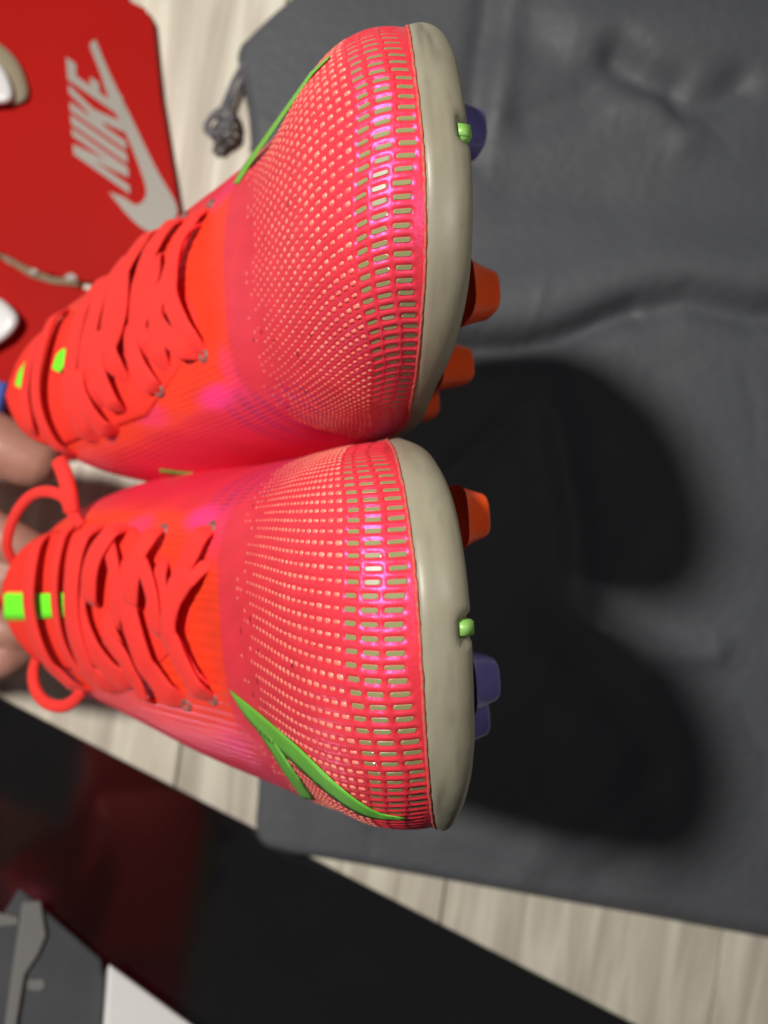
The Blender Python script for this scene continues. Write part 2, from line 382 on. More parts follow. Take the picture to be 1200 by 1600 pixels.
# ------------------------------------------------------------------ tilted gloss-black panel, lower left
def build_panel():
    a = P(-330, 915, 0.0 - .0264); b = P(1000, 1600, .004)
    a0 = P(0, 1085, 0.004); u = (b - a0).normalized()
    h = Vector((u.y, -u.x, 0)); h = -h if h.y > 0 else h; h.normalize()
    w = u.cross(h); w = w if w.z > 0 else -w
    t = math.radians(40); s = (w * math.cos(t) + h * math.sin(t)).normalized()      # up the slope
    q = [a0 - u * .0005, a0 + u * .75, a0 + u * .75 + s * .34, a0 - u * .30 + s * .34, a0 - u * .30]
    q = [a0 - u * .30, a0 + u * .80, a0 + u * .80 + s * .36, a0 - u * .30 + s * .36]
    root = empty('glossy_panel', a0); tag(root, 'glossy black tilted panel at lower left reflecting the red box', 'panel')
    nrm = u.cross(s); nrm = nrm if nrm.z > 0 else -nrm
    back = [p - nrm * .006 + s * .004 for p in q]
    me = mesh('sheet', q + back, [(0, 1, 2, 3), (7, 6, 5, 4), (0, 4, 5, 1), (1, 5, 6, 2), (2, 6, 7, 3), (3, 7, 4, 0)])
    fix_normals(me)
    bm = bmesh.new(); bm.from_mesh(me); bmesh.ops.bevel(bm, geom=bm.edges[:], offset=.0022, segments=3, affect='EDGES'); bm.to_mesh(me); bm.free()
    link('sheet', me, M['black'], root, smooth=False)
    # two feet carry it from behind, out of sight
    for k in (.12, .5):
        p = a0 + u * k + s * .12 - nrm * .0145
        V = [p + u*.015, p - u*.015, p + s*.05 - u*.015, p + s*.05 + u*.015]; V += [Vector((v.x, v.y, -.0005)) for v in V]
        link('foot', fix_normals(mesh('foot', V, [(0, 1, 2, 3), (4, 5, 6, 7), (0, 1, 5, 4), (1, 2, 6, 5), (2, 3, 7, 6), (3, 0, 4, 7)])), M['black'], root, smooth=False)
    def onpanel(px, py, lift=0.0):
        o = Vector((0, 0, CAM_H)); d = (P(px, py, 0) - o)
        k = (a0 - o).dot(nrm) / d.dot(nrm)
        return o + d * k + nrm * lift
    return onpanel, nrm
onp, pn = build_panel()
def slab(name, pts, lift, m, parent, bev=.0015, smooth=False):
    lo = [onp(a, b, lift[0]) for a, b in pts]; hi = [onp(a, b, lift[1]) for a, b in pts]; n = len(pts)
    F = [tuple(range(n))[::-1], tuple(range(n, 2*n))] + [(i, (i+1) % n, n+(i+1) % n, n+i) for i in range(n)]
    me = fix_normals(mesh(name, lo + hi, F))
    if bev:
        bm = bmesh.new(); bm.from_mesh(me); bmesh.ops.bevel(bm, geom=bm.edges[:], offset=bev, segments=3, affect='EDGES', profile=.6); bm.to_mesh(me); bm.free()
    return link(name, me, m, parent, smooth)
wb = empty('white_box', onp(200, 1580)); tag(wb, 'white smooth box, one corner showing at the bottom left of the black panel', 'box')
slab('body', [(166, 1515), (285, 1603), (420, 1700), (150, 1720)], (.0006, .012), M['white'], wb, .002)
gb = empty('grey_pouch', onp(100, 1550)); tag(gb, 'dark grey pouch with pale strap beside the white box on black panel', 'pouch')
slab('body', [(30, 1392), (60, 1418), (158, 1504), (162, 1560), (150, 1680), (-120, 1680), (-120, 1420), (0, 1440)], (.0004, .006), M['grey'], gb, .002)
slab('strap', [(34, 1418), (62, 1416), (71, 1470), (58, 1500), (38, 1530), (26, 1600), (20, 1660), (2, 1660), (8, 1600), (22, 1500)], (.0062, .0085), M['strap'], gb, .0008)
slab('strap', [(-10, 1432), (28, 1440), (28, 1452), (-10, 1456)], (.0062, .0075), M['strap'], gb, .0006)
slab('print', [(42, 1538), (66, 1536), (70, 1546), (62, 1554), (42, 1552)], (.0062, .0068), M['strap'], gb, .0002)

# ------------------------------------------------------------------ the football boots
# boot space in cm: s = back from the toe tip, w = sideways (+ towards the inner side), h = up from the sole
OUT = [(9, -6.1), (7, -5.75), (4.8, -5.08), (2.8, -4.12), (1.2, -2.7), (.3, -.95), (0, .7), (.25, 1.95), (1.1, 3.15), (2.6, 4.05), (4.8, 4.55), (7, 4.8), (9, 4.85)]
REAR = [(12.5, 4.85), (17, 4.85), (22, 1.5), (25.5, .5), (27.2, -.5), (27.5, -1.6), (27.2, -2.7), (25.5, -4.0), (22, -4.6), (17, -5.0), (12.5, -5.95)]
full = catmull(OUT + REAR, 60, closed=True)
nf = (len(OUT) - 1) * 60
front = resample(full[:nf+1], 2001)                 # lateral -> toe -> medial
ti = int(np.argmin(front[:, 0])); front[:, 0] -= front[ti, 0]
TIPW = front[ti, 1]
_sall = full[:, 0]; _wall = full[:, 1]
def side(curve):
    o = np.argsort(curve[:, 0]); return curve[o, 0], curve[o, 1]
imin, imax = int(np.argmin(_sall)), int(np.argmax(_sall))
med = side(full[imin:imax+1]); lat = side(np.vstack([full[imax:], full[:imin+1]]))
wm = lambda s: np.interp(s, *med); wl = lambda s: np.interp(s, *lat)
_hr = pchip([0, 2, 4, 7, 10, 14, 20, 28], [3.1, 2.55, 1.95, 1.25, 1.25, 1.45, 1.6, 1.7])
def hr(s, w): return _hr(s) + .36 * np.tanh(w / 2.5) * np.clip(s / 5, 0, 1) * np.clip((22 - s) / 8, 0, 1)
_D = pchip([0, 1, 2.5, 4, 7, 10, 14, 20, 28], [1.15, 1.12, .95, .66, .42, .42, .6, 1.3, 1.5])
ht = pchip([0, .12, .4, 1, 2, 3, 5, 7, 8.5, 10.5, 13, 15, 17.5], [3.1, 3.55, 3.98, 4.42, 4.85, 5.1, 5.4, 5.72, 6.15, 7.25, 9.2, 10.8, 12.9])
pe = pchip([0, 3, 6, 9, 12, 15, 18], [2.5, 2.5, 2.5, 2.75, 3.0, 3.0, 2.9])
def cen(s): return TIPW + (.35 - TIPW) * np.clip(s / 4, 0, 1)
def hf(s, w):
    c = cen(s); b = np.where(w >= c, wm(s) - c, c - wl(s)); q = np.clip(np.abs(w - c) / np.maximum(b, 1e-4), 0, 1)
    p = pe(s); r = hr(s, w)
    return r + (ht(s) - r) * (1 - q**p)**(1 / (p * .92))

LINE = .268; NL = 88
ROWS = [(.34, .40), (.83, .37), (1.27, .31)]        # (distance from the rim, cell length): the large windows
d = 1.62; SMALL = []
while d < 8.2: SMALL.append((d, .20 - .010 * max(0, d - 2))); d += .272 + .006 * (d - 1.6)

def build_boot(label, m, O, a, yaw, roll, laces, swoosh, tagpts, wear_seed, eyelets, spots):
    rg = np.random.default_rng(wear_seed)
    a, yaw, roll = map(math.radians, (a, yaw, roll))
    T = Vector((math.sin(a), math.tan(yaw), math.cos(a))).normalized()
    U = Vector((-math.cos(a), 0, math.sin(a))); U = (U - T * U.dot(T)).normalized()
    Wv = U.cross(T); Wv = Wv if Wv.y > 0 else -Wv
    Wr = Wv * math.cos(roll) + U * math.sin(roll); Ur = U * math.cos(roll) - Wv * math.sin(roll)
    Tn, Un, Wn = np.array(T), np.array(Ur), np.array(Wr) * m
    O = np.array(O)
    h_tip = 3.1 - 1.12
    def X(s, w, h):
        s, w, h = np.broadcast_arrays(np.asarray(s, float), np.asarray(w, float), np.asarray(h, float))
        w = w - (.34 if m < 0 else .10) * np.clip((s - 5) / 4, 0, 1) * np.clip(w / 4, 0, 1.2)      # the inner side gives way where the pair is pressed together
        s, w, h = (v[..., None] for v in (s, w, h))
        return O + .01 * (-s * Tn + (w - TIPW) * Wn + (h - h_tip) * Un)
    root = empty('football_boot', tuple(X(27.0, 0, 0))); tag(root, label, 'football boot', 'pair of football boots')

    # ---- upper: lines run from the rim over the toe to the throat, rows run round the toe
    nt = NL * 6 + 1; tt = np.linspace(-1, 1, nt)
    total = 24.0
    R = np.stack([np.interp((tt + 1) / 2 * 2000, np.arange(2001), front[:, k]) for k in (0, 1)], 1)
    sT = 9.6 - .5 * (1 - tt**2)
    wT = np.where(tt > 0, (wm(sT) - .35) * np.tanh(2.5 * tt) / np.tanh(2.5) + .35, .35 + (.35 - wl(sT)) * np.tanh(2.5 * tt) / np.tanh(2.5))
    nr = 250
    S3 = np.zeros((nt, nr)); W3 = np.zeros((nt, nr)); H3 = np.zeros((nt, nr)); DD = np.zeros((nt, nr)); LEN = np.zeros(nt)
    f = np.linspace(0, 1, 260)**2.0
    for i in range(nt):
        s = R[i, 0] + (sT[i] - R[i, 0]) * f; w = R[i, 1] + (wT[i] - R[i, 1]) * f
        w = np.clip(w, wl(s), wm(s)); h = hf(s, w); h[0] = hr(s[0], w[0])
        L = np.r_[0, np.cumsum(np.sqrt(np.diff(s)**2 + np.diff(w)**2 + np.diff(h)**2))]; LEN[i] = L[-1]
        q = np.linspace(0, L[-1], nr); DD[i] = q
        S3[i] = np.interp(q, L, s); W3[i] = np.interp(q, L, w); H3[i] = np.interp(q, L, h)
    # instep: sections from the throat back to the ankle
    ns = 90; sb = np.linspace(0, 1, ns + 1)[1:]
    qT = np.where(tt > 0, np.tanh(2.5 * tt), np.tanh(2.5 * tt)) / np.tanh(2.5)
    S4 = sT[:, None] + (17.0 - sT[:, None]) * sb[None, :]
    QQ = (qT[:, None] * (1.0 + 0 * sb[None, :]))
    W4 = np.where(QQ > 0, cen(S4) + QQ * (wm(S4) - cen(S4)), cen(S4) + QQ * (cen(S4) - wl(S4)))
    H4 = hf(S4, W4)
    # blend lower side edge of the instep down to the rim
    SS = np.hstack([S3, S4]); WW = np.hstack([W3, W4]); HH = np.hstack([H3, H4])
    G = X(SS, WW, HH)
    # normals
    du = np.gradient(G, axis=0); dv = np.gradient(G, axis=1); NN = np.cross(du, dv); NN /= np.linalg.norm(NN, axis=2)[..., None] + 1e-12
    cpt = X(8.0, 0, 2.0); sgn = np.sign(((G - cpt) * NN).sum(-1)); flip = np.median(sgn) < 0
    NN = NN * np.where(sgn == 0, 1, np.sign(np.median(sgn)))[..., None]
    # cells
    kk = (tt * NL / 2); fr = kk - np.round(kk); ln = np.round(kk).astype(int)
    Lsc = np.clip(.50 + .50 * LEN / LEN[nt // 2], .3, 1)
    lineoff = {k: .13 * math.sin(k * .30 + 1.3 * m) + rg.normal(0, .016) for k in range(-NL, NL)}
    dep = np.zeros((nt, nr + ns)); 
    offv = np.array([lineoff[k] for k in ln])
    def cellmask(dc, ln_, wfrac, D):
        dx = np.abs(D - dc) / (ln_ / 2); dy = np.abs(fr)[:, None] / (wfrac / 2)
        r = (dx**5 + dy**5)**(1/5)
        return np.clip((1.18 - r) / .36, 0, 1)
    D0 = DD - (offv * Lsc)[:, None]
    cells = []
    margin = 1.1
    for (dc, cl) in ROWS: dep[:, :nr] = np.maximum(dep[:, :nr], cellmask((dc * Lsc)[:, None], (cl * Lsc)[:, None], .47, D0))
    fade = np.clip((6.6 - DD / Lsc[:, None]) / 2.5, .0, 1)
    for (dc, cl) in SMALL: dep[:, :nr] = np.maximum(dep[:, :nr], .5 * fade * cellmask((dc * Lsc)[:, None], (cl * Lsc)[:, None], .48, D0))
    dep[:, :nr] *= np.clip((LEN[:, None] - DD) / .9, 0, 1)
    dep[:, :nr] *= np.clip(DD / .10, 0, 1)
    dep *= np.clip((1 - np.abs(tt)) / .06, 0, 1)[:, None]
    # raised seam ring between the toe and the throat, knit ribs
    rib = np.zeros_like(dep)
    rib[:, :nr] += .010 * np.exp(-((DD - .05) / .05)**2)
    qr = np.clip((SS - 8.0) / 1.0, 0, 1)
    rib += .009 * qr * np.sin(kk * 2 * np.pi)[:, None] * np.clip(1.6 - np.abs(tt) * 1.7, 0, 1)[:, None] + .004 * qr * np.sin(SS * 46)
    G2 = G + NN * (.01 * (rib - .045 * dep))[..., None]
    me = gridmesh('upper', G2, flip=bool(flip))
    # cloth colours, with shade painted into the pockets
    C = np.zeros(G.shape); coral = np.array([.76, .042, .053]); 
    C[:] = coral
    C += (np.array([.72, .026, .030]) - coral) * dep[..., None] * .8  # shade of the carved pockets put into the colour
    q = np.abs(WW - cen(SS)) / np.where(WW > cen(SS), wm(SS) - cen(SS), cen(SS) - wl(SS))
    back = np.clip((SS - 8.2) / 2.0, 0, 1)
    pinkred = np.array([.70, .028, .050]); C += (pinkred - C) * (back * .9)[..., None]
    orange = np.array([.86, .052, .009])
    thr = np.clip((SS - (8.5 + .9 * q**2)) / .12, 0, 1) * np.clip((.62 + .10 * np.clip((SS - 9) / 3, 0, 1) - q) / .06, 0, 1)
    C += (orange - C) * thr[..., None]
    knit = np.clip((SS - 9.5) / 2.5, 0, 1) * np.clip((.80 - q) / .1, 0, 1) * (1 - thr)
    C += (np.array([.78, .037, .020]) - C) * (knit * .8)[..., None]
    # magenta sheen films printed beside the lowest eyelets
    for (s0, w0, rs, rw, k) in ((10.0, 3.05, .75, .38, .8), (9.0, 2.6, .35, .9, .35), (9.4, -3.6, .6, .5, .35), (12.6, 2.9, .6, .4, .4)):
        mk = np.exp(-(((SS - s0) / rs)**2 + ((WW - w0) / rw)**2)**2) * k; C += (np.array([.95, .045, .24]) - C) * mk[..., None]
    # violet lines knitted into both sides behind the toe
    st = (np.sin(kk * 2 * np.pi) > .15).astype(float)[:, None] * np.ones_like(SS)
    for (s0, w0, rs, rw, k) in ((7.6, 4.15, 1.8, .75, 1.0), (9.3, 4.0, 1.1, .8, 1.0), (9.0, -4.6, 1.3, .5, .4)):
        mk = np.exp(-(((SS - s0) / rs)**2 + ((WW - w0) / rw)**2)**2) * k * st * (.6 + .4*np.sin(SS * 9)); C += (np.array([.10, .02, .17]) - C) * mk[..., None]
    # a few dark specks of dirt caught in the texture
    for _ in range(16):
        i, jx = rg.integers(nt // 2 - 120, nt // 2 + 120), rg.integers(90, 215)
        di = np.arange(-2, 3); C[i-1:i+2, jx-2:jx+1] *= rg.uniform(.1, .5)
    C *= (1 + .05 * np.sin(SS * 3.1 + WW * 2.3) * np.sin(WW * 4.0))[..., None]
    vcol(me, np.clip(C, 0, 1).reshape(-1, 3))
    up = link('upper', me, M['upper'], root)
    bv = BVHTree.FromPolygons([tuple(v) for v in G2[::3, ::2].reshape(-1, 3)], [tuple(int(x) for x in r) for r in
        (lambda idx: np.stack([idx[:-1, :-1], idx[1:, :-1], idx[1:, 1:], idx[:-1, 1:]], -1).reshape(-1, 4))(np.arange(G2[::3, ::2].shape[0] * G2[::3, ::2].shape[1]).reshape(G2[::3, ::2].shape[:2]))])

    # ---- windows of the mesh: big ones one by one, small ones as one sprinkle
    nseg = 12; an = np.linspace(0, 2*np.pi, nseg, endpoint=False)
    ca, sa = np.cos(an), np.sin(an); pc = np.stack([np.sign(ca)*np.abs(ca)**.45, np.sign(sa)*np.abs(sa)**.45], 1)
    pv = [(x*.5, y*.5, 0) for x, y in pc] + [(x*.42, y*.40, .12) for x, y in pc]
    pf = [(i, (i+1) % nseg, nseg+(i+1) % nseg, nseg+i) for i in range(nseg)] + [tuple(range(nseg, 2*nseg))]
    pad = mesh('mesh_window', pv, pf); pad.materials.append(M['window'])
    Vs, Fs = [], []
    def frame(ti_, dq):
        i = min(max(ti_, 1), nt - 2); jf = dq / LEN[i] * (nr - 1); j0 = int(min(max(jf, 1), nr - 2)); r = jf - j0
        p = G[i, j0] * (1 - r) + G[i, j0+1] * r; n = NN[i, j0]
        ex = G[i, j0+1] - G[i, j0-1]; ex /= np.linalg.norm(ex); ey = np.cross(n, ex)
        wid = np.linalg.norm(G[i+1, j0] - G[i-1, j0]) / 2 * 6     # distance between two lines
        return p, ex, ey, n, wid
    for k in range(-NL // 2 + 3, NL // 2 - 2):
        ti_ = int(round((k / (NL / 2) + 1) / 2 * (nt - 1))); Ls = Lsc[ti_]; off = lineoff[k] * Ls
        for ri, (dc, cl) in enumerate(ROWS):
            dq = dc * Ls + off
            if dq < .12 or dq > LEN[ti_] - .9: continue
            p, ex, ey, n, wid = frame(ti_, dq)
            cl2 = cl * Ls * rg.uniform(.9, 1.02) * .01
            o = bpy.data.objects.new('mesh_window', pad); COL.objects.link(o); o.parent = root
            o.matrix_parent_inverse = Matrix.Translation(root.location).inverted()
            mw = Matrix.Identity(4)
            for r_ in range(3):
                mw[r_][0] = ex[r_] * cl2; mw[r_][1] = ey[r_] * wid * .43 * rg.uniform(.85, 1.05); mw[r_][2] = n[r_] * .0016; mw[r_][3] = p[r_] - n[r_] * .00040
            o.matrix_world = mw; o.matrix_basis = mw
        for (dc, cl) in SMALL:
            dq = dc * Ls + off
            if dq > LEN[ti_] - 1.0 or dq < .2: continue
            fd = min(1, max(.0, (8.4 - dc) / 2.6)) * min(1, (.98 - abs(k) / (NL / 2)) / .3)
            if rg.random() > fd * 1.25 + .02: continue
            p, ex, ey, n, wid = frame(ti_, dq)
            a1, b1 = cl * Ls * .0105 * rg.uniform(.7, 1.05), wid * .46 * rg.uniform(.65, 1.0)
            base = len(Vs)
            for (x, y) in pc[::2]: Vs.append(p + ex*x*a1*.5 + ey*y*b1*.5 - n*.00018)
            for (x, y) in pc[::2]: Vs.append(p + ex*x*a1*.36 + ey*y*b1*.34 + n*.00012)
            h6 = nseg // 2
            Fs += [tuple(base + v for v in (i, (i+1) % h6, h6+(i+1) % h6, h6+i)) for i in range(h6)] + [tuple(base + h6 + i for i in range(h6))]
    dm = link('texture_dots', mesh('texture_dots', Vs, Fs), M['dot'], root); tag(dm, kind='stuff')

    # ---- sole: one continuous rim with its underside
    fo = resample(full, 520, True)
    tg = np.roll(fo, -1, 0) - np.roll(fo, 1, 0); tg /= np.linalg.norm(tg, axis=1)[:, None]
    on = np.stack([-tg[:, 1], tg[:, 0]], 1)                                # outward in plan
    if (on * (fo - np.array([12, 0]))).sum() < 0: on = -on
    prof = [(-.25, .02), (-.03, .01), (.05, .035), (.10, .12), (.15, .30), (.17, .50), (.13, .68), (.03, .84), (-.14, .94), (-.40, .99), (-.9, 1.0), (-1.8, 1.0)]
    prof = [tuple(p) for p in resample(catmull(prof, 8), 34)]
    rows = []
    hrim = hr(fo[:, 0], fo[:, 1]); Dv = _D(fo[:, 0]) * (1 - .45 * np.clip((fo[:, 0] - .6) / 3, 0, 1) * np.clip(-fo[:, 1] / 1.5, 0, 1) * np.clip((14 - fo[:, 0]) / 4, 0, 1))
    tw = TIPW - (.14 if m > 0 else .30); arc_tip = np.hypot(0, fo[:, 1] - tw)
    for (o_, v_) in prof:
        oo = np.full(len(fo), o_)
        notch = np.clip((.30 - np.abs(arc_tip)) / .06, 0, 1) * (fo[:, 0] < 2) * np.clip((v_ - .60) / .12, 0, 1)
        oo = oo * np.where(oo > 0, np.interp(fo[:, 0], [0, 2.5, 6.5, 12, 20], [1, .9, .25, .3, 1]), 1) - .22 * notch
        pl = fo + on * oo[:, None]
        rows.append(X(pl[:, 0], pl[:, 1], hrim - Dv * v_))
    ctr = X(fo[:, 0] * .75 + 3.4, fo[:, 1] * .35, hrim * 0 + np.interp(fo[:, 0], [0, 6, 30], [.9, .15, .1])); rows.append(ctr)
    GS = np.stack(rows, 1)
    sm = gridmesh('sole', GS, closed_u=True)
    bm = bmesh.new(); bm.from_mesh(sm); bm.verts.ensure_lookup_table()
    bm.faces.new([bm.verts[i * GS.shape[1] + GS.shape[1] - 1] for i in range(GS.shape[0])]); bm.to_mesh(sm); bm.free(); fix_normals(sm)
    ncol = GS.shape[1]; sc_ = np.zeros(GS.shape[:2] + (3,)); sc_[:] = (.295, .278, .205)
    ai = np.arange(len(fo)); tipi = int(np.argmin(fo[:, 0]))
    da = (ai - tipi + len(fo) // 2) % len(fo) - len(fo) // 2
    prv = np.array([v for _, v in prof] + [1.1])
    for _ in range(60):
        c0 = rg.normal(0, 45); v0 = rg.uniform(.1, .75); la_ = rg.uniform(.8, 5); lv = rg.uniform(.025, .07); k_ = rg.uniform(.15, .55)
        mk = np.exp(-((da - c0) / la_)**2)[:, None] * np.exp(-((prv - v0 - .02 * (da - c0)[:, None] * rg.normal(0, .5)) / lv)**2) * k_
        sc_ += (np.array([.17, .15, .11]) - sc_) * mk[..., None]
    lc = -38 if fo[(tipi - 38) % len(fo), 1] < 0 else 38
    for (c0, v0, la_, lv, k_) in ((lc * .80, .26, 5, .05, .7), (lc * .62, .34, 4, .05, .75), (lc * .95, .22, 4, .04, .6), (lc * .98, .55, 5, .07, .5), (lc * .48, .40, 2.5, .06, .55), (lc * .72, .16, 6, .025, .5)) if m < 0 else ():
        mk = np.exp(-((da - c0) / la_)**2)[:, None] * np.exp(-((prv - v0) / lv)**2) * k_; sc_ += (np.array([.09, .085, .075]) - sc_) * mk[..., None]
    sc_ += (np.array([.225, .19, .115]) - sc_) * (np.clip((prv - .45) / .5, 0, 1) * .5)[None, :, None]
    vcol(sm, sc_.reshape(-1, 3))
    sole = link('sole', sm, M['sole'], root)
    # frayed red bead where cloth meets rubber
    bd = X(fo[:, 0] + on[:, 0]*.02, fo[:, 1] + on[:, 1]*.02, hrim + .0)[:]
    sel = np.r_[0:len(fo)]; ordr = np.argsort(np.where(fo[:, 0] < 12, np.arctan2(fo[:, 1], 12 - fo[:, 0]), 9))
    keep = [i for i in ordr if fo[i, 0] < 12]
    pth = bd[keep] + rg.normal(0, .00006, (len(keep), 3))
    link('edge_binding', sweep('edge_binding', pth, [Un] * len(keep), .00042, .00036, 8, power=2), M['edge'], root)
    # green marker tab at the toe
    tb = bmesh.new(); bmesh.ops.create_cube(tb, size=1)
    bmesh.ops.bevel(tb, geom=tb.edges[:], offset=.10, segments=3, affect='EDGES')
    tm = bpy.data.meshes.new('toe_tab'); tb.to_mesh(tm); tb.free()
    tw = TIPW - (.14 if m > 0 else .30); ct = X(.18, tw, h_tip + .21)
    R_ = np.stack([-Tn * .0046, Wn * .0030, Un * .0034], 1)
    for v in tm.vertices: v.co = Vector(ct + R_ @ np.array(v.co))
    link('toe_tab', fix_normals(tm), M['tab'], sole)
    # scuffs on the rim
    # ---- studs
    studs = [(4.4, 2.6, 'orange', .58), (4.6, -1.5, 'purple', .64), (7.9, 3.2, 'orange', .6), (6.3, -2.9, 'purple', .85), (10.6, 3.0, 'orange', .8), (10.9, -3.5, 'purple', .8)] if m > 0 else \
            [(4.4, 1.75, 'orange', .70), (4.6, -3.0, 'purple', .86), (7.3, 2.75, 'orange', .92), (7.9, -3.9, 'purple', .8), (10.2, 3.1, 'orange', .9), (10.9, -3.6, 'purple', .8)]
    for (s, w, c, hgt) in studs + [(22, .1, 'orange', 1.2), (22, -3.3, 'purple', 1.2), (25, -.4, 'orange', 1.2), (25, -3.1, 'purple', 1.2)]:
        hb = float(hr(s, w) - _D(s)) + .12
        hb = min(hb, float(np.interp(s, [0, 6, 30], [.9, .15, .1])) + .1)
        V = []; F = []; nn = 20
        rings = [(.78, .15), (.72, 0), (.64, -.35), (.57, -.75), (.545, -.92), (.50, -1.02), (.40, -1.07)]
        for (r, z) in [(1.12*a_, b_) for a_, b_ in rings]:
            for k in range(nn):
                t = 2*math.pi*k/nn; cx, cy = math.cos(t), math.sin(t)
                ex_ = .62
                x_ = math.copysign(abs(cx)**ex_, cx) * r * 1.0; y_ = math.copysign(abs(cy)**ex_, cy) * r * .92
                V.append(X(s + x_, w + y_, hb + z * hgt))
        for q_ in range(len(rings) - 1):
            for k in range(nn): F.append((q_*nn+k, q_*nn+(k+1) % nn, (q_+1)*nn+(k+1) % nn, (q_+1)*nn+k))
        F.append(tuple((len(rings)-1)*nn+k for k in range(nn)))
        link('stud', fix_normals(mesh('stud', V, F)), M[c], root)

    # ---- rear of the boot: heel wall, lining
    rs = [i for i in range(len(full)) if full[i, 0] > 17.2]
    order = sorted(rs, key=lambda i: math.atan2(full[i, 1], full[i, 0] - 15) if full[i, 0] > 15 or True else 0)
    rp = resample(full[order], 90)
    hc = pchip([13, 16, 19, 22, 25, 28], [8.2, 8.0, 7.4, 7.2, 7.8, 9.0])
    cols = []
    for v in np.linspace(0, 1, 14):
        k = .96 - .10 * v**1.5 ; sx = np.where(rp[:, 0] > 16, 16 + (rp[:, 0] - 16) * (1 - .05 * v), rp[:, 0])
        h0 = hr(rp[:, 0], rp[:, 1]); cols.append(X(sx, rp[:, 1] * k, h0 + (hc(rp[:, 0]) - h0) * v))
    hw = link('heel_counter', gridmesh('heel_counter', np.stack(cols, 1)), M['heel'], root)
    sd = hw.modifiers.new('thick', 'SOLIDIFY'); sd.thickness = .003; sd.offset = 0
    ins = [X(12 + (p[0] - 12) * .95 if p[0] > 12 else 9 + (p[0]) * .25, p[1] * .9, 2.2) for p in resample(full, 80, True)]
    link('insole', fix_normals(mesh('insole', ins, [tuple(range(80))])), M['lining'], root, smooth=False)

    # ---- tongue: padded plate along the ridge, standing past the ankle
    L0, L1 = 10.0, 18.1; nu, nv = 60, 31; TG = np.zeros((nu, nv, 3))
    for i in range(nu):
        s = L0 + (L1 - L0) * i / (nu - 1)
        e = (L1 - s) / 1.3; hwid = 2.5 * min(1, .05 + ((s - L0) / 3.0)**.6) * (math.sqrt(max(0, 1 - (1 - e)**2)) if e < 1 else 1)
        for jv in range(nv):
            y = -1 + 2 * jv / (nv - 1); w = cen(s) + y * hwid; sc_ = min(s, 17.0)
            h = float(hf(sc_, cen(sc_) + y * hwid)) + max(0, s - 17.0) * 1.0
            TG[i, jv] = X(s, w, h - .06 + .17 * min(1, (s - L0) / 4) * (1 - 1.15 * abs(y)**3))
    tm = gridmesh('tongue', TG); 
    tong = link('tongue', tm, M['tongue'], root)
    sd = tong.modifiers.new('thick', 'SOLIDIFY'); sd.thickness = .0016; sd.offset = 0
    allv = [tuple(v) for v in TG.reshape(-1, 3)]
    idx = np.arange(nu*nv).reshape(nu, nv)
    bt = BVHTree.FromPolygons(allv, [tuple(int(x) for x in r) for r in np.stack([idx[:-1, :-1], idx[1:, :-1], idx[1:, 1:], idx[:-1, 1:]], -1).reshape(-1, 4)])

    # ---- things that lie on the cloth
    camv = Vector((0, 0, CAM_H))
    def hit(px, py, tongue_too=True):
        dr = (P(px, py, 0) - camv).normalized(); best = None
        for b_ in ((bv, bt) if tongue_too else (bv,)):
            loc, n, i_, ds = b_.ray_cast(camv, dr)
            if loc is not None and b_ is bt: loc = loc + (n if n.dot(dr) < 0 else -n) * .0010; ds = ds - .001
            if loc is not None and (best is None or ds < best[2]): best = (loc, n if n.dot(dr) < 0 else -n, ds)
        return best
    def lay(pts, lift, n=14, tongue_too=True):
        c = resample(catmull([np.array(p[:2], float) for p in pts], 16), n * (len(pts) - 1) + 1)
        out = []; nor = []
        for p in c:
            hh = hit(p[0], p[1], tongue_too)
            if hh is None: continue
            out.append(np.array(hh[0] + hh[1] * lift)); nor.append(np.array(hh[1]))
        out = np.array(out); nor = np.array(nor)
        if len(out) > 6:                                       # pull taut: cords do not follow every dip
            for _ in range(10):
                out[1:-1] = .5 * out[1:-1] + .25 * (out[:-2] + out[2:]); nor[1:-1] = .4 * nor[1:-1] + .3 * (nor[:-2] + nor[2:])
            m_ = len(out); e_ = np.minimum(np.arange(m_), np.arange(m_)[::-1]) / (.12 * m_)
            out = out + nor * (.0011 * np.clip(e_ / 3, 0, 1))[:, None] - nor * (.0042 * np.clip(1 - e_, 0, 1)**1.3)[:, None]
        return out, nor
    for li, (pts, wd) in enumerate(laces):
        p0, p1, q0, q1 = (np.array(pts[k], float) for k in (0, 1, -1, -2))
        pts = [tuple(p0 + (p0 - p1) / np.linalg.norm(p0 - p1) * 9)] + pts[1:-1] + [tuple(q0 + (q0 - q1) / np.linalg.norm(q0 - q1) * 9)]
        pth, nor = lay(pts, .0017 + .0012 * (li % 2))
        if len(pth) < 5: continue
        link('lace', sweep('lace', pth, nor, wd * 1.08, .00075, 16, taper=.10, power=3.0), M['lace'], root)
    for (px, py) in eyelets:
        hh = hit(px, py)
        if not hh: continue
        loc, n, _ = hh
        e1 = n.cross(Vector((0, 1, 0))).normalized(); e2 = n.cross(e1)
        V = []; F = []; nn = 14
        for k in range(nn):
            t = 2*math.pi*k/nn
            for (r, z) in ((.0022, .0001), (.0018, .0006), (.0012, .0005), (.0010, -.0004)): V.append(loc + (e1*math.cos(t) + e2*math.sin(t))*r + n*z)
        for k in range(nn):
            for q_ in range(3): F.append((k*4+q_, ((k+1) % nn)*4+q_, ((k+1) % nn)*4+q_+1, k*4+q_+1))
        link('eyelet', fix_normals(mesh('eyelet', V, F)), M['eyelet'], root)
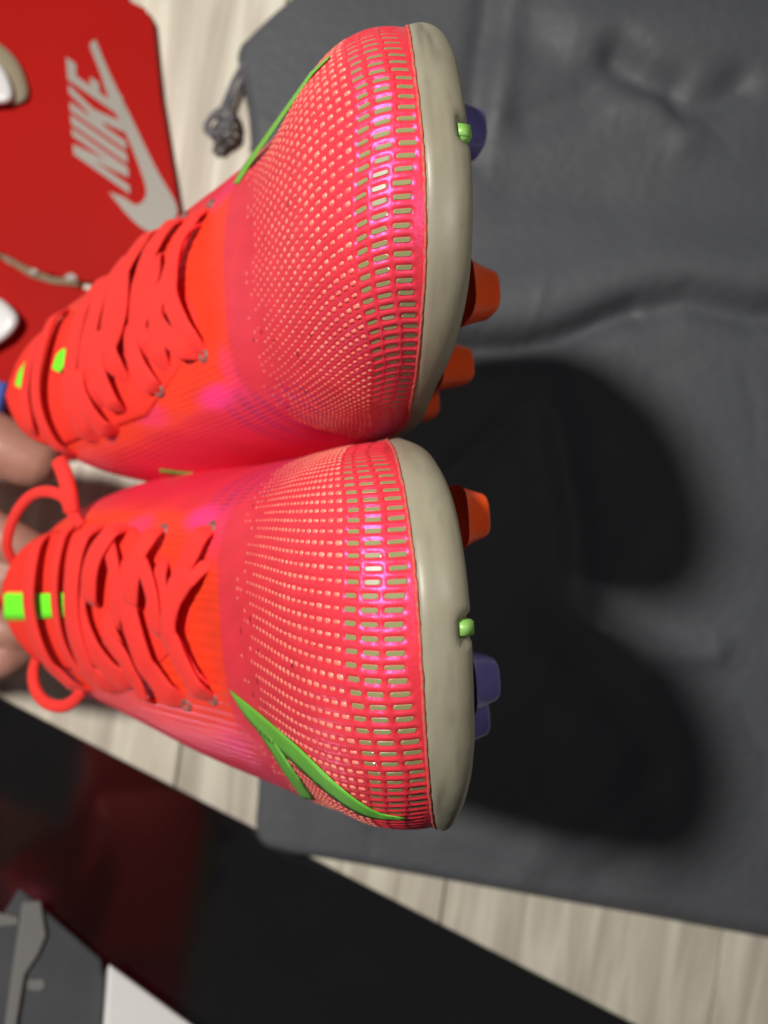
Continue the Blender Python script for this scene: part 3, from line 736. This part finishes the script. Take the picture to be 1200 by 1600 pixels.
    def film(name, rails, lift, mtl, parent, n=40, thick=.0004):
        """thin film between two pixel rails, draped on the cloth"""
        A = resample(catmull([np.array(p, float) for p in rails[0]], 12), n); B = resample(catmull([np.array(p, float) for p in rails[1]], 12), n)
        Gf = np.zeros((n, 5, 3)); ok = np.ones(n, bool)
        for i in range(n):
            for k in range(5):
                p = A[i] + (B[i] - A[i]) * k / 4; hh = hit(p[0], p[1])
                if hh is None: ok[i] = False; continue
                Gf[i, k] = hh[0] + hh[1] * lift
        Gf = Gf[ok]
        if len(Gf) < 3: return None
        o = link(name, gridmesh(name, Gf), mtl, parent)
        sd = o.modifiers.new('thick', 'SOLIDIFY'); sd.thickness = thick; sd.offset = 0
        return o
    for rails in swoosh: film('logo_tick', rails, .00035, M['green'], root, thick=.00016)
    for rails in spots: film('side_print', rails, .00035, M['green'], root, thick=.00016)
    for rails, mt in tagpts: film('tongue_label', rails, .0007 if mt == 'tag' else .0003, M[mt], tong, 16)
    return X, root

M['edge'] = mat('frayed_red_edge', (.62, .05, .05), .8, noise=(900, (1, 1, 1), .8, (.40, .17, .11)))
M['heel'] = mat('coral_heel', (.93, .05, .05), .5)

# --- lower boot (seen head on)
lb = [
 ([(329, 827), (312, 862), (296, 900), (283, 935), (276, 962)], .0036),
 ([(322, 886), (303, 908), (290, 940), (284, 975), (292, 1010), (310, 1050), (331, 1088)], .0034),
 ([(259, 878), (262, 920), (272, 965), (286, 1005), (302, 1040), (324, 1076)], .0036),
 ([(252, 832), (236, 868), (226, 905), (219, 945)], .0034),
 ([(203, 868), (206, 905), (214, 945), (226, 990), (244, 1040), (266, 1075), (290, 1098)], .0040),
 ([(196, 830), (170, 868), (160, 900), (155, 940)], .0038),
 ([(142, 872), (136, 912), (140, 960), (155, 1000), (180, 1035), (214, 1068)], .0040),
 ([(158, 822), (141, 855), (133, 900), (133, 960), (143, 1005), (160, 1045), (190, 1075)], .0038),
 ([(122, 812), (108, 850), (101, 895), (102, 950), (112, 1000), (134, 1040), (172, 1078)], .0018),
 ([(88, 810), (72, 860), (65, 915), (68, 960), (82, 1005), (106, 1045), (140, 1078)], .0030),
 ([(175, 960), (196, 1000), (222, 1050)], .0030),
 ([(226, 862), (250, 900), (262, 950), (258, 990)], .0026),
 ([(178, 842), (194, 890), (198, 935), (190, 980)], .0026),
 ([(238, 1092), (226, 1050), (206, 1010), (176, 985)], .0026),
]
swl = [([(360, 1077), (412, 1118), (470, 1168), (530, 1225), (585, 1264), (632, 1276)], [(360, 1078), (392, 1128), (450, 1182), (515, 1240), (572, 1274), (632, 1279)]),
       ([(405, 1130), (432, 1160), (462, 1205), (502, 1262)], [(398, 1132), (424, 1172), (452, 1216), (484, 1258)]),
       ([(412, 1222), (440, 1238), (470, 1250), (498, 1258)], [(412, 1224), (440, 1242), (468, 1255), (496, 1264)])]
tgl = [([[(4, 924), (57, 924)], [(4, 969), (57, 969)]], 'tag_edge'), ([[(10, 927), (54, 927)], [(10, 965), (54, 965)]], 'tag'),
       ([[(58, 927), (118, 925)], [(58, 966), (118, 962)]], 'tag')]
OB = P(743, 968, CAM_H - .138)
build_boot('coral football boot seen head on, lower of the pair, one lace loop hanging', +1, OB, 15.8, 0.5, 3.6, lb, swl, tgl, 3,
           [(331, 824), (333, 1092), (255, 828), (292, 1102)], [])

# --- upper boot (turned, inner side showing)
la = [
 ([(326, 322), (308, 352), (288, 396), (274, 440), (262, 490), (256, 540), (262, 580)], .0036),
 ([(312, 352), (292, 388), (284, 430), (286, 470), (298, 505), (316, 545)], .0032),
 ([(286, 340), (258, 376), (238, 420), (232, 470), (228, 520), (238, 560)], .0040),
 ([(262, 352), (232, 390), (205, 440), (192, 495), (186, 550), (200, 590)], .0036),
 ([(222, 388), (192, 428), (168, 480), (152, 540), (148, 590), (160, 640)], .0038),
 ([(272, 455), (262, 500), (280, 530), (306, 552)], .0030),
 ([(218, 505), (220, 545), (232, 580), (250, 606)], .0032),
 ([(176, 520), (170, 560), (178, 600), (194, 636)], .0032),
 ([(190, 412), (158, 455), (137, 510), (126, 570), (124, 620), (138, 665), (158, 690)], .0036),
 ([(150, 430), (115, 470), (91, 525), (76, 590), (78, 640), (94, 680), (118, 712)], .0024),
 ([(118, 446), (88, 490), (66, 550), (54, 610), (56, 660), (66, 700), (84, 730)], .0022),
 ([(140, 580), (142, 610), (160, 645), (180, 668)], .0034),
 ([(250, 400), (252, 450), (240, 500), (218, 540)], .0024),
 ([(206, 420), (212, 470), (204, 520), (184, 560)], .0024),
]
swu = [([(366, 288), (397, 230), (425, 188), (451, 152), (479, 122), (516, 89)], [(373, 288), (409, 233), (440, 189), (466, 153), (486, 123), (517, 91)])]
tgu = [([[(28, 604), (34, 582), (48, 562)], [(42, 612), (52, 600), (62, 574)]], 'tag_edge'), ([[(31, 602), (37, 583), (49, 566)], [(41, 608), (49, 597), (58, 574)]], 'tag'), ([[(88, 578), (96, 556), (108, 546)], [(100, 584), (108, 572), (114, 560)]], 'tag')]
OA = P(742, 228, CAM_H - .147)
build_boot('coral football boot turned to show its inner side, upper of the pair', -1, OA, 16.4, 9.4, 1.5, la, swu, tgu, 11,
           [(329, 320), (318, 556), (288, 338), (252, 610)], [([(250, 732), (280, 736), (308, 738)], [(252, 738), (280, 741), (306, 742)])])

# ---- bow loops of the lower boot's laces
lowboot = [o for o in COL.objects if o.name == 'football_boot'][0]
def loop(pts, r):
    c = catmull([list(P(a, b, CAM_H - d_)) for a, b, d_ in pts], 14)
    c = resample(c, 70)
    link('lace_loop', sweep('lace_loop', c, [(-.2, .1, 1)] * len(c), r, r * .62, 12, power=2.2), M['lace'], lowboot)
loop([(128, 822, .262), (112, 800, .262), (98, 776, .262), (70, 768, .264), (44, 778, .268), (22, 808, .272), (11, 848, .276), (20, 876, .280), (40, 884, .284)], .0021)
loop([(92, 720, .268), (102, 745, .264), (108, 770, .262), (112, 800, .262)], .0030)
loop([(60, 1020, .282), (52, 1050, .276), (56, 1078, .272), (72, 1098, .270), (95, 1104, .268), (114, 1096, .266), (128, 1080, .264)], .0023)

# ------------------------------------------------------------------ the hand that holds the boots by their tongues
def build_hand():
    bm = bmesh.new()
    def tube(pts, n=14):
        pts = [(Vector(P(a, b, CAM_H - d_)), r) for a, b, d_, r in pts]
        c = catmull([[*p, r] for p, r in pts], 8)
        rings = []
        for i, q in enumerate(c):
            p = Vector(q[:3]); t = Vector(c[min(i+1, len(c)-1)][:3]) - Vector(c[max(i-1, 0)][:3]); t.normalize()
            a1 = t.cross(Vector((0, 0, 1))).normalized(); a2 = t.cross(a1)
            rings.append([bm.verts.new(p + (a1*math.cos(2*math.pi*k/n) + a2*math.sin(2*math.pi*k/n)) * q[3]) for k in range(n)])
        for r0, r1 in zip(rings[:-1], rings[1:]):
            for k in range(n): bm.faces.new((r0[k], r0[(k+1) % n], r1[(k+1) % n], r1[k]))
        for ring, sgn in ((rings[0], -1), (rings[-1], 1)):
            cc = sum((v.co for v in ring), Vector()) / n
            ax = (rings[1][0].co - rings[0][0].co) if sgn < 0 else (rings[-1][0].co - rings[-2][0].co)
            rad = (ring[0].co - cc).length; prev = ring
            for st in (.5, .8, .95):
                nr_ = [bm.verts.new(cc + (v.co - cc) * math.sqrt(1 - st*st) + ax.normalized() * rad * st * sgn) for v in ring]
                for k in range(n): bm.faces.new((prev[k], prev[(k+1) % n], nr_[(k+1) % n], nr_[k]))
                prev = nr_
            bm.faces.new(prev)
    tube([(-900, 900, .36, .036), (-620, 880, .355, .030), (-420, 860, .35, .027)])                       # forearm, wrist
    for yy, rr in ((760, .019), (830, .021), (900, .021), (970, .019)):                                    # palm
        tube([(-430, 860 + (yy-860)*.5, .35, .022), (-300, yy, .345, rr), (-190, yy + (yy-860)*.25, .345, .014)])
    tube([(-400, 800, .35, .020), (-250, 700, .335, .0175), (-110, 668, .322, .0150), (-20, 690, .316, .0140), (52, 722, .318, .0120)])     # thumb
    tube([(-190, 765, .345, .0115), (-90, 790, .338, .0105), (0, 838, .330, .0100), (70, 872, .334, .0088)])       # index
    tube([(-180, 850, .345, .0115), (-60, 870, .336, .0108), (30, 910, .334, .0100), (95, 930, .345, .0090)])      # middle
    tube([(-185, 930, .345, .0110), (-70, 965, .338, .0102), (10, 985, .332, .0096), (70, 985, .344, .0086)])      # ring
    tube([(-195, 1000, .347, .0095), (-90, 1030, .338, .0088), (-10, 1036, .330, .0082), (34, 1024, .336, .0072)]) # little
    me = bpy.data.meshes.new('person'); bmesh.ops.recalc_face_normals(bm, faces=bm.faces); bm.to_mesh(me); bm.free()
    o = bpy.data.objects.new('person', me); COL.objects.link(o); me.materials.append(M['skin'])
    r = o.modifiers.new('skin', 'REMESH'); r.mode = 'VOXEL'; r.voxel_size = .0014; r.use_smooth_shade = True
    sm = o.modifiers.new('soft', 'SMOOTH'); sm.iterations = 8; sm.factor = .5
    dg = bpy.context.evaluated_depsgraph_get(); ev = o.evaluated_get(dg); m2 = bpy.data.meshes.new_from_object(ev)
    m2.name = 'person'; o.modifiers.clear(); o.data = m2; m2.polygons.foreach_set('use_smooth', [True] * len(m2.polygons))
    tag(o, 'hand of a person gripping both boots by their tongues at the left edge', 'person')
    # blue cuff
    c = [P(-560, 520, CAM_H - .37), P(-300, 560, CAM_H - .375), P(-60, 612, CAM_H - .38), P(6, 628, CAM_H - .382)]
    c = catmull([list(v) for v in c], 10)
    sl = link('sleeve', sweep('sleeve', c, [(0, 0, 1)] * len(c), .010, .004, 12), M['blue'], o)
build_hand()
